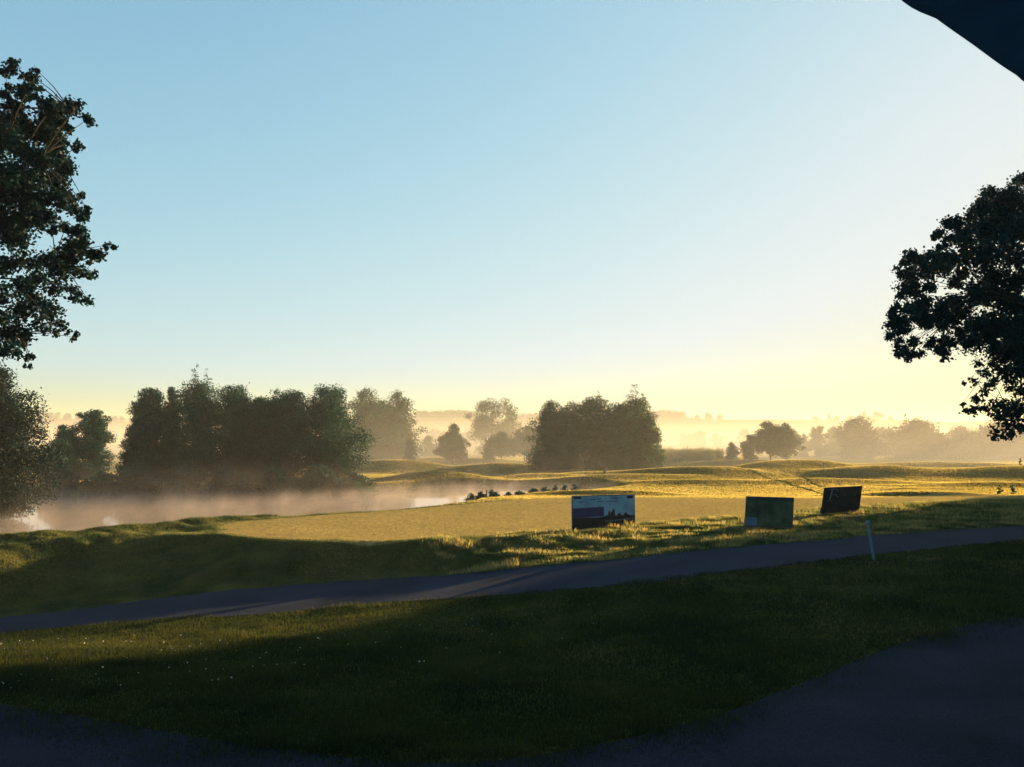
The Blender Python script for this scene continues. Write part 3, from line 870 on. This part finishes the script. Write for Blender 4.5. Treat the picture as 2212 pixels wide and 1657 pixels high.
lawn_c = lambda x, y: (y > interp_line(gravel_edge, x) - 0.75 * gr.uniform(0, 1, x.shape) ** 2.5 + 0.42 * vnoise(x / .5, y / .5, 41) - .25) & (y < interp_line(path_lo, x) - 0.10 + 0.34 * vnoise(x / .6, y / .3, 43))
pl = sample_zone(300000, 6.2, 40, lawn_c)
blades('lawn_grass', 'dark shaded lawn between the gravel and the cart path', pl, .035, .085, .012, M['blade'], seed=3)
far_c = lambda x, y: (y > interp_line(path_up, x) + 0.05 - 0.30 * vnoise(x / .6, y / .3, 44)) & (poly_sd(green_poly, x, y) > -0.35 * vnoise(x / .7, y / .5, 46)) & (poly_sd(pond, x, y) > 0.3) & (y < 37)
pr_ = sample_zone(420000, 12, 37, far_c)
blades('rough_grass', 'uneven rough grass strip between the path and the putting green', pr_, .03, .075, .018, M['dry_blade'], seed=4)

tracks = [[flat(*p, -.3) for p in t] for t in ([(1500, 1072), (1600, 1076), (1700, 1078), (1790, 1078)], [(1640, 1040), (1700, 1046), (1750, 1060), (1790, 1076)], [(1560, 1018), (1640, 1028), (1730, 1040), (1780, 1052)],
          [(1850, 1046), (1950, 1050), (2080, 1046)], [(1870, 1060), (1960, 1056), (2100, 1058)], [(1330, 1050), (1450, 1052), (1560, 1050)])]


def off_track(x, y):
    ok = np.ones(x.shape, bool)
    for t in tracks:
        for (x0, y0), (x1, y1) in zip(t[:-1], t[1:]):
            ex, ey = x1 - x0, y1 - y0
            q = np.clip(((x - x0) * ex + (y - y0) * ey) / (ex * ex + ey * ey), 0, 1)
            ok &= np.hypot(x - x0 - q * ex, y - y0 - q * ey) > .34 * vnoise(x / .9, y / .9, 45)
    return ok


green_c = lambda x, y: poly_sd(green_poly, x, y) < 0.03
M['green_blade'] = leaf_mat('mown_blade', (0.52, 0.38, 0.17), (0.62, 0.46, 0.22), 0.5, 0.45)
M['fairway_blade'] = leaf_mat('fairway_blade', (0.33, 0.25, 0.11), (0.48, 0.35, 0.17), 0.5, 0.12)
pg = sample_zone(560000, 19, 46, green_c)
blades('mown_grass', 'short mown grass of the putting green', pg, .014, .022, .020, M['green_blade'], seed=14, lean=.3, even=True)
fair_c = lambda x, y: (poly_sd(green_poly, x, y) > 0) & (poly_sd(pond, x, y) > 0.3) & (y > 35) & off_track(x, y)
pf = sample_zone(900000, 35, 210, fair_c)
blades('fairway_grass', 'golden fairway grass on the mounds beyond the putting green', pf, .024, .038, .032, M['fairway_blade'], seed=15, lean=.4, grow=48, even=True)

# tall tufts along the pond rim and on the rise
ps = []
rr = np.random.default_rng(9)
pa = np.array(pond)
for i in range(len(pa)):
    p, q = pa[i], pa[(i + 1) % len(pa)]
    L = np.hypot(*(q - p))
    if p[1] > 50.5 and p[0] < -9: continue
    m = int(L * 330)
    t = rr.uniform(0, 1, (m, 1)); e = p + (q - p) * t
    nrm = np.array([(q - p)[1], -(q - p)[0]]) / L
    keep = vnoise(e[:, 0] / 1.1, e[:, 1] / 1.1, 4) > 0.42
    e = e + nrm * (rr.normal(size=(m, 1)) * .25 + .75)
    ps.append(e[keep])
ps = np.concatenate(ps)
blades('bank_grass', 'longer grass along the rim of the pond', ps, .06, .17, .03, M['reed'], seed=6)
m = 26000
yy = rr.uniform(104, 112, m); xx = (rr.uniform(1380, 1560, m) - 1106) / F * yy
keep = vnoise(xx / 1.6, yy / 3, 5) > .35
blades('tall_grass', 'tall tussocky grass on the rise right of the green clump', np.stack([xx, yy], -1)[keep], .4, 1.2, .08, M['reed'], seed=7)
pt_ = sample_zone(26000, 12, 37, lambda x, y: far_c(x, y) & (x > -3.5 + 2 * vnoise(x / .8, y / .8, 62)) & (vnoise(x / .45, y / .3, 61) > .55))
blades('grass_tufts', 'taller backlit tufts sticking out of the rough grass', pt_, .07, .17, .022, M['tuft'], seed=24, lean=.8)
# little white specks scattered over the lawn
fl = sample_zone(150, 8, 15, lambda x, y: lawn_c(x, y) & (x < 1.5 + 0 * y) & (y > 8.8 + (x + 7) * .35))
fz = height(fl[:, 0], fl[:, 1]) + gr.uniform(.05, .085, len(fl))
fv, ff = leaves(np.stack([fl[:, 0], fl[:, 1], fz], -1), .022, gr, 2.0, 1.0)
M['pale_speck'] = plain('pale_speck', (0.75, 0.75, 0.65), 0.6, 0.1, trans=.4)
tag(mesh_np('lawn_specks', fv, ff, M['pale_speck']), 'tiny pale specks dotted in the lit lawn', 'specks', kind='stuff')

# ---------------------------------------------------------------- boards, post, stakes
def gz(x, y):
    return float(height(np.array([float(x)]), np.array([float(y)]))[0])


def board(name, label, bl, br, h_l, h_r, lean, face_mat, thick=0.03):
    """bl, br: bottom corners on the ground; lean: shift of the top edge"""
    bl = Vector((bl[0], bl[1], gz(*bl) + 0.03)); br = Vector((br[0], br[1], gz(*br) + 0.03))
    u = (br - bl); u.z = 0; u.normalize()
    nrm = Vector((u.y, -u.x, 0))      # towards the viewer
    tl = bl + Vector((lean[0], lean[1], h_l)); tr = br + Vector((lean[0], lean[1], h_r))
    root = tag(empty(name, bl), label, 'sign board')
    q = [bl - bl, br - bl, tr - bl, tl - bl]
    n2 = (q[1] - q[0]).cross(q[3] - q[0]).normalized()
    if n2.y > 0: n2 = -n2
    mb = MB(); mb.slab(q, n2, thick); mb.build('panel', face_mat, root)
    mb = MB(); e = .022; o = n2 * .004
    for a_, b_, c_, d_ in ((q[0], q[1], q[3], q[2]), (q[3], q[2], q[0], q[1]), (q[0], q[3], q[1], q[2]), (q[1], q[2], q[0], q[3])):
        va, vb = (c_ - a_).normalized() * e, (d_ - b_).normalized() * e
        if a_ in (q[0], q[1]) and b_ in (q[2], q[3]):
            va2 = (b_ - a_).normalized() * (e + .001); a1, b1 = a_ + va2, b_ - va2
        else: a1, b1 = a_, b_
        mb.slab([a1 + o, b1 + o, b1 + vb + o, a1 + va + o], n2, .0035)
    mb.build('frame', M['dark_metal'], root)
    # feet behind
    for t in (.12, .88):
        p = q[0].lerp(q[1], t); t2 = q[3].lerp(q[2], t)
        mb = MB(); back = -n2
        a = p.lerp(t2, .85) + back * (thick + .015)
        b = p + back * 0.30; b.z = gz((bl + b).x, (bl + b).y) - bl.z - .02
        mb.tube([a, b], [.018, .018], 6); mb.build('strut', M['dark_metal'], root)
    return root, q, n2


M['dark_metal'] = plain('dark_metal', (0.05, 0.05, 0.055), 0.5, 0.2, metal=.6)
M['banner_sky'] = plain('banner_sky', (0.15, 0.29, 0.38), 0.8, 0.25, 3)
M['banner_navy'] = plain('banner_navy', (0.016, 0.026, 0.085), 0.8, 0.2, 3)
M['banner_dark'] = plain('banner_dark', (0.006, 0.010, 0.009), 0.9, 0.4, 4)
M['banner_water'] = plain('banner_water', (0.04, 0.075, 0.11), 0.8, 0.2, 3)
M['banner_ink'] = plain('banner_ink', (0.025, 0.06, 0.11), 0.8, 0.2, 5)
M['board_green'] = plain('board_green', (0.045, 0.056, 0.032), 0.9, 0.6, 3)
M['board_top'] = plain('board_top', (0.025, 0.038, 0.036), 0.9, 0.25, 3)
M['board_label'] = plain('board_label', (0.085, 0.12, 0.17), 0.8, 0.12, 6)
M['board_brown'] = plain('board_brown', (0.028, 0.026, 0.020), 0.9, 0.45, 3)
M['board_faint'] = plain('board_faint', (0.055, 0.065, 0.06), 0.8, 0.1, 6)
M['board_ink'] = plain('board_ink', (0.16, 0.20, 0.21), 0.8, 0.1, 6)


def decal(name, root, q, n2, uv, mat, lift=0.003):
    """a flat printed shape on the board, outline in board coordinates (0..1)"""
    pts = [q[0].lerp(q[1], u).lerp(q[3].lerp(q[2], u), v) + n2 * lift for u, v in uv]
    mb = MB(); mb.add(pts, [tuple(range(len(pts)))])
    mb2 = MB(); n = len(pts)
    mb2.add(pts + [p - n2 * (lift - .0006) for p in pts], [tuple(range(n)), tuple(reversed(range(n, 2 * n)))] + [(i, i + n, (i + 1) % n + n, (i + 1) % n) for i in range(n)])
    return mb2.build(name, mat, root)


def rect(u0, v0, u1, v1): return [(u0, v0), (u1, v0), (u1, v1), (u0, v1)]


# large picture board
b1l, b1r = flat(1236, 1147), flat(1372, 1133)
root, q, n2 = board('picture_board', 'wide blue picture board with a dark landscape and navy block, leftmost of three', b1l, b1r, 1.06, .98, (0, .05), M['banner_sky'])
decal('picture', root, q, n2, [(0, 0), (1, 0), (1, .30), (.94, .30), (.88, .34), (.84, .42), (.80, .31), (.76, .36), (.73, .42), (.70, .33), (.67, .32), (.665, .48), (.64, .58), (.62, .46),
      (.60, .42), (.57, .52), (.55, .36), (.50, .33), (.40, .31), (.2, .33), (0, .34)], M['banner_dark'], .003)
decal('navy_block', root, q, n2, rect(.003, .34, .49, .63), M['banner_navy'], .005)
decal('water', root, q, n2, [(.50, .17), (.58, .13), (.72, .15), (.86, .17), (.985, .19), (.985, .22), (.8, .205), (.6, .2), (.5, .22)], M['banner_water'], .006)
decal('logo', root, q, n2, rect(.02, .90, .14, .965), M['banner_dark'], .005)
decal('logo', root, q, n2, [(.86, .90), (.90, .86), (.97, .89), (.97, .955), (.88, .965)], M['banner_dark'], .005)
for (u0, u1, v) in ((.27, .36, .86), (.38, .45, .87), (.60, .72, .88), (.10, .17, .79), (.38, .48, .79), (.52, .70, .78)):
    decal('lettering', root, q, n2, rect(u0, v, u1, v + .025), M['banner_ink'], .005)

b2l, b2r = flat(1608, 1141), flat(1712, 1141)
root, q, n2 = board('dark_board', 'dark green board with a pale label in its lower left corner, middle of three', b2l, b2r, .96, .96, (.13, .16), M['board_green'])
decal('top_band', root, q, n2, rect(.01, .86, .99, .985), M['board_top'])
decal('label', root, q, n2, rect(.005, .04, .26, .31), M['board_label'], .006)

b3l, b3r = flat(1774, 1113), flat(1856, 1106)
root, q, n2 = board('tilted_board', 'small near-black tilted board with pale handwriting, rightmost of three', b3l, b3r, .97, .97, (.20, .12), M['board_brown'])


def brush(line, w):
    """a painted stroke: outline of a polyline with tapering width, in board coordinates"""
    up, dn = [], []
    for i, (u, v) in enumerate(line):
        u0, v0 = line[max(0, i - 1)]; u1, v1 = line[min(len(line) - 1, i + 1)]
        dx, dy = u1 - u0, v1 - v0; L = math.hypot(dx, dy)
        t = w * (0.35 + 0.65 * math.sin(math.pi * (i + .6) / (len(line) + .2)))
        up.append((u - dy / L * t, v + dx / L * t)); dn.append((u + dy / L * t, v - dx / L * t))
    return up + dn[::-1]


# one large brushed capital and the faint writing that follows it
for ln, w in (([(.215, .95), (.20, .82), (.19, .68), (.17, .53)], .016), ([(.12, .90), (.20, .935), (.28, .93), (.34, .89), (.37, .84)], .014), ([(.12, .45), (.16, .49), (.24, .46)], .009),
              ([(.22, .71), (.30, .73), (.34, .66), (.40, .60)], .010)):
    decal('lettering', root, q, n2, brush(ln, w), M['board_ink'], .005)
for ln in ([(.44, .74), (.42, .66), (.46, .61), (.50, .68), (.51, .60)], [(.55, .62), (.57, .74), (.60, .64)], [(.66, .76), (.65, .62)], [(.72, .74), (.70, .62), (.74, .62), (.76, .74)], [(.80, .62), (.82, .74), (.85, .64)]):
    decal('lettering', root, q, n2, brush(ln, .006), M['board_faint'], .005)

# leaning white post by the path
pb_ = flat(1888, 1210)
wp = tag(empty('marker_post', (pb_[0], pb_[1], gz(*pb_))), 'leaning white marker post beside the cart path', 'post')
tp = P(1873, 1124, pb_[1] - .25) - Vector((pb_[0], pb_[1], gz(*pb_)))
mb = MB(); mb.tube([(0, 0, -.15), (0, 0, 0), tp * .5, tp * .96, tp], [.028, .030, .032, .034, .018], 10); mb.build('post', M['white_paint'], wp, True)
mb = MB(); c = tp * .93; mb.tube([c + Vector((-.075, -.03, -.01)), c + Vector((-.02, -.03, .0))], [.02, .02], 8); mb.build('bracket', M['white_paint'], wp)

stakes = [(1051.5, 39.4, 1058, .032, 'brown stake between two bank bushes', 'wood'), (1253, 48.5, 1033, .03, 'thin dark stake at the right end of the bank bushes', 'wood'),
          (1306, 62, 1009, .10, 'dark upright marker post before the green clump', 'wood'), (1337, 50.5, 1036, .015, 'very thin stake on the fairway right of the bank bushes', 'wood')]
for px, y, top, r_, lab, mt in stakes:
    p = P(px, 940, y); z0 = gz(p.x, y); zt = P(px, top, y).z
    s_ = tag(empty('stake', (p.x, y, z0)), lab, 'stake')
    mb = MB(); mb.tube([(0, 0, -.2), (0, 0, zt - z0 - r_), (0, 0, zt - z0)], [r_, r_, r_ * .5], 8); mb.build('post', M[mt], s_, True)
# small plants at the right
for i, (px, y, top, lab) in enumerate([(2155, 43, 1048, 'left of two small upright weeds by the right edge'), (2183, 43.5, 1047, 'right of two small upright weeds by the right edge')]):
    tree_px('weed_plant', lab, 'plant', px, y, top, 8, profile='column', crown_from=0, n_blob=10, n_leaf=260, leaf=.07, mat='leaf_pale', group='small upright weeds by the right edge', seed=300 + i, limbs=3, trunk_r=.012)
tree_px('sapling', 'tiny upright sapling on the mound at the far right edge', 'tree', 2201, 72, 989, 5, profile='column', crown_from=.2, n_blob=12, n_leaf=700, leaf=.08, mat='leaf_mid', seed=310, limbs=4, trunk_r=.03)

# ---------------------------------------------------------------- parasol over the camera's right
M['canvas'] = plain('canvas', (0.14, 0.22, 0.29), 0.9, 0.25, 4, trans=.6)
e0, e1 = Vector((.841, 1.578, 3.9)), Vector((1.287, 1.925, 3.9))
ed = (e1 - e0).normalized(); inn = Vector((ed.y, -ed.x, 0))
ctr = (e0 + e1) / 2 + inn * 1.5
par = tag(empty('parasol', (ctr.x, ctr.y, 1.4)), 'dark canvas parasol edge crossing the top right corner', 'parasol')
C0 = Vector((0, 0, 2.5))
cs = [C0 - inn * 1.5 * a + ed * 1.5 * b for a, b in ((1, -1), (1, 1), (-1, 1), (-1, -1))]
ap = C0 + Vector((0, 0, .75))
mb = MB()
for i in range(4):
    a, b = cs[i], cs[(i + 1) % 4]
    n_ = 90
    bot = []
    for k in range(n_):
        t0, t1 = k / n_, (k + 1) / n_
        s0 = 0.006 * math.sin(t0 * 21) + .003 * math.sin(t0 * 67); s1 = 0.006 * math.sin(t1 * 21) + .003 * math.sin(t1 * 67)
        outw = ((a + b) / 2 - C0).normalized()
        p0 = a.lerp(b, t0) + outw * s0 * .6; p1 = a.lerp(b, t1) + outw * s1 * .6
        mb.add([p0, p1, ap], [(0, 1, 2)])
        d0 = Vector((0, 0, -.012 - abs(s0))); d1 = Vector((0, 0, -.012 - abs(s1)))
        mb.add([p0, p1, p1 + d1, p0 + d0], [(0, 1, 2, 3)])
        mb.add([p0 + d0, p1 + d1, ap - Vector((0, 0, .02))], [(2, 1, 0)])
mb.build('canopy', M['canvas'], par)
mb = MB(); mb.tube([(0, 0, 0), ap], [.03, .03], 12); mb.build('pole', M['wood'], par, True)
for c in cs:
    mb = MB(); mb.tube([ap - Vector((0, 0, .06)), c - Vector((0, 0, .03))], [.012, .012], 6); mb.build('rib', M['wood'], par)
mb = MB(); mb.tube([(0, 0, 0), (0, 0, .06), (0, 0, .08)], [.3, .3, .05], 24); mb.build('base', M['dark_metal'], par)

# trees outside the frame on the right: their shade lies over the foreground
for i, (x, y, h, r_) in enumerate([(40.0, 50.8, 12.0, 3.8), (37.0, 46.3, 11.5, 3.9), (29, 35.0, 9, 3.6), (32, 33, 9.5, 4.0), (28, 27, 9, 4.0), (34, 25, 10, 4.5), (25, 19.5, 8, 3.6), (31, 17, 10, 4.5), (22, 12.5, 8, 3.4), (28, 9, 9, 4.5)]):
    make_tree('shade_tree', 'dense tree of the row beyond the right edge', 'tree', x, y, h, r_, crown_from=.02, profile='dome', n_blob=40, n_leaf=9000, leaf=.42, mat='leaf_dark', group='trees beyond the right edge', seed=400 + i)

# ---------------------------------------------------------------- haze and pond mist
def volume_box(name, lo, hi, density, color, aniso, label):
    m, n, out = new_mat(name)
    v = N(n, 'ShaderNodeVolumePrincipled')
    v.inputs['Color'].default_value = (*color, 1); v.inputs['Density'].default_value = density; v.inputs['Anisotropy'].default_value = aniso
    n.links.new(v.outputs[0], out.inputs['Volume'])
    mb = MB(); mb.box(lo, hi)
    o = mb.build(name, m); return tag(o, label, kind='stuff')


volume_box('haze', (-1950, -70, -4.0), (1950, 2450, 24), HAZE_DENSITY, (0.78, 0.78, 0.70), 0.25, 'thin golden morning haze over the whole place')

# steam over the pond
m, n, out = new_mat('pond_mist')
tc = N(n, 'ShaderNodeTexCoord')
sx = N(n, 'ShaderNodeSeparateXYZ'); n.links.new(tc.outputs['Object'], sx.inputs[0])
mp = N(n, 'ShaderNodeMapping'); mp.inputs['Scale'].default_value = (.55, .16, .35)
n.links.new(tc.outputs['Object'], mp.inputs[0])
nz = N(n, 'ShaderNodeTexNoise'); nz.inputs['Scale'].default_value = 2.0; nz.inputs['Detail'].default_value = 3
n.links.new(mp.outputs[0], nz.inputs['Vector'])
def layer(z1, p, gain):
    f = N(n, 'ShaderNodeMapRange'); f.inputs[1].default_value = -0.9; f.inputs[2].default_value = z1; f.inputs[3].default_value = 1.0; f.inputs[4].default_value = 0.0
    n.links.new(sx.outputs[2], f.inputs[0])
    q = N(n, 'ShaderNodeMath', operation='POWER'); q.inputs[1].default_value = p; n.links.new(f.outputs[0], q.inputs[0])
    g = N(n, 'ShaderNodeMath', operation='MULTIPLY'); g.inputs[1].default_value = gain; n.links.new(q.outputs[0], g.inputs[0])
    return g


low, wisp = layer(-0.25, 1.0, 0.045), layer(2.0, 1.5, 0.0055)
nr = N(n, 'ShaderNodeMapRange'); nr.inputs[1].default_value = 0.46; nr.inputs[2].default_value = 0.66; nr.inputs[3].default_value = 0.0; nr.inputs[4].default_value = 2.4
n.links.new(nz.outputs['Fac'], nr.inputs[0])
mu = N(n, 'ShaderNodeMath', operation='MULTIPLY'); n.links.new(wisp.outputs[0], mu.inputs[0]); n.links.new(nr.outputs[0], mu.inputs[1])
nr2 = N(n, 'ShaderNodeMapRange'); nr2.inputs[1].default_value = 0.3; nr2.inputs[2].default_value = 0.7; nr2.inputs[3].default_value = 0.4; nr2.inputs[4].default_value = 1.4
n.links.new(nz.outputs['Fac'], nr2.inputs[0])
mu2 = N(n, 'ShaderNodeMath', operation='MULTIPLY'); n.links.new(low.outputs[0], mu2.inputs[0]); n.links.new(nr2.outputs[0], mu2.inputs[1])
m2 = N(n, 'ShaderNodeMath', operation='ADD'); n.links.new(mu.outputs[0], m2.inputs[0]); n.links.new(mu2.outputs[0], m2.inputs[1])
v = N(n, 'ShaderNodeVolumePrincipled'); v.inputs['Color'].default_value = (0.97, 0.83, 0.74, 1); v.inputs['Anisotropy'].default_value = 0.1
n.links.new(m2.outputs[0], v.inputs['Density']); n.links.new(v.outputs[0], out.inputs['Volume'])
hull = [(-33, 27), (-17, 25.6), (-12, 30), (-6, 34), (-3.6, 37.5), (-3, 41), (4.5, 50.5), (9, 56), (7, 62), (-40, 62), (-44, 40)]
mb = MB(); k = len(hull)
mb.add([(x, y, WATER_Z + .02) for x, y in hull] + [(x, y, 2.1) for x, y in hull], [tuple(reversed(range(k))), tuple(range(k, 2 * k))] + [(i, (i + 1) % k, (i + 1) % k + k, i + k) for i in range(k)])
tag(mb.build('pond_mist', m), 'pinkish steam drifting over the pond', kind='stuff')
# fog lying on the far meadows, thinning upwards
m, n, out = new_mat('ground_fog')
tc = N(n, 'ShaderNodeTexCoord'); sx = N(n, 'ShaderNodeSeparateXYZ'); n.links.new(tc.outputs['Object'], sx.inputs[0])
fo = N(n, 'ShaderNodeMapRange'); fo.inputs[1].default_value = -2.0; fo.inputs[2].default_value = 14.0; fo.inputs[3].default_value = 1.0; fo.inputs[4].default_value = 0.0
n.links.new(sx.outputs[2], fo.inputs[0])
pw = N(n, 'ShaderNodeMath', operation='POWER'); pw.inputs[1].default_value = 3.0; n.links.new(fo.outputs[0], pw.inputs[0])
fy = N(n, 'ShaderNodeMapRange', interpolation_type='SMOOTHSTEP'); fy.inputs[1].default_value = 48; fy.inputs[2].default_value = 150; fy.inputs[3].default_value = 0.0; fy.inputs[4].default_value = 1.0
n.links.new(sx.outputs[1], fy.inputs[0])
mu = N(n, 'ShaderNodeMath', operation='MULTIPLY'); n.links.new(pw.outputs[0], mu.inputs[0]); n.links.new(fy.outputs[0], mu.inputs[1])
m2 = N(n, 'ShaderNodeMath', operation='MULTIPLY'); m2.inputs[1].default_value = 0.022; n.links.new(mu.outputs[0], m2.inputs[0])
v = N(n, 'ShaderNodeVolumePrincipled'); v.inputs['Color'].default_value = (0.78, 0.73, 0.60, 1); v.inputs['Anisotropy'].default_value = 0.12
n.links.new(m2.outputs[0], v.inputs['Density']); n.links.new(v.outputs[0], out.inputs['Volume'])
mb = MB(); mb.box((-240, 47, -3), (260, 400, 14)); tag(mb.build('ground_fog', m), 'low golden ground fog lying on the far meadows', kind='stuff')
sc.cycles.volume_step_rate = 0.5
sc.cycles.volume_max_steps = 64
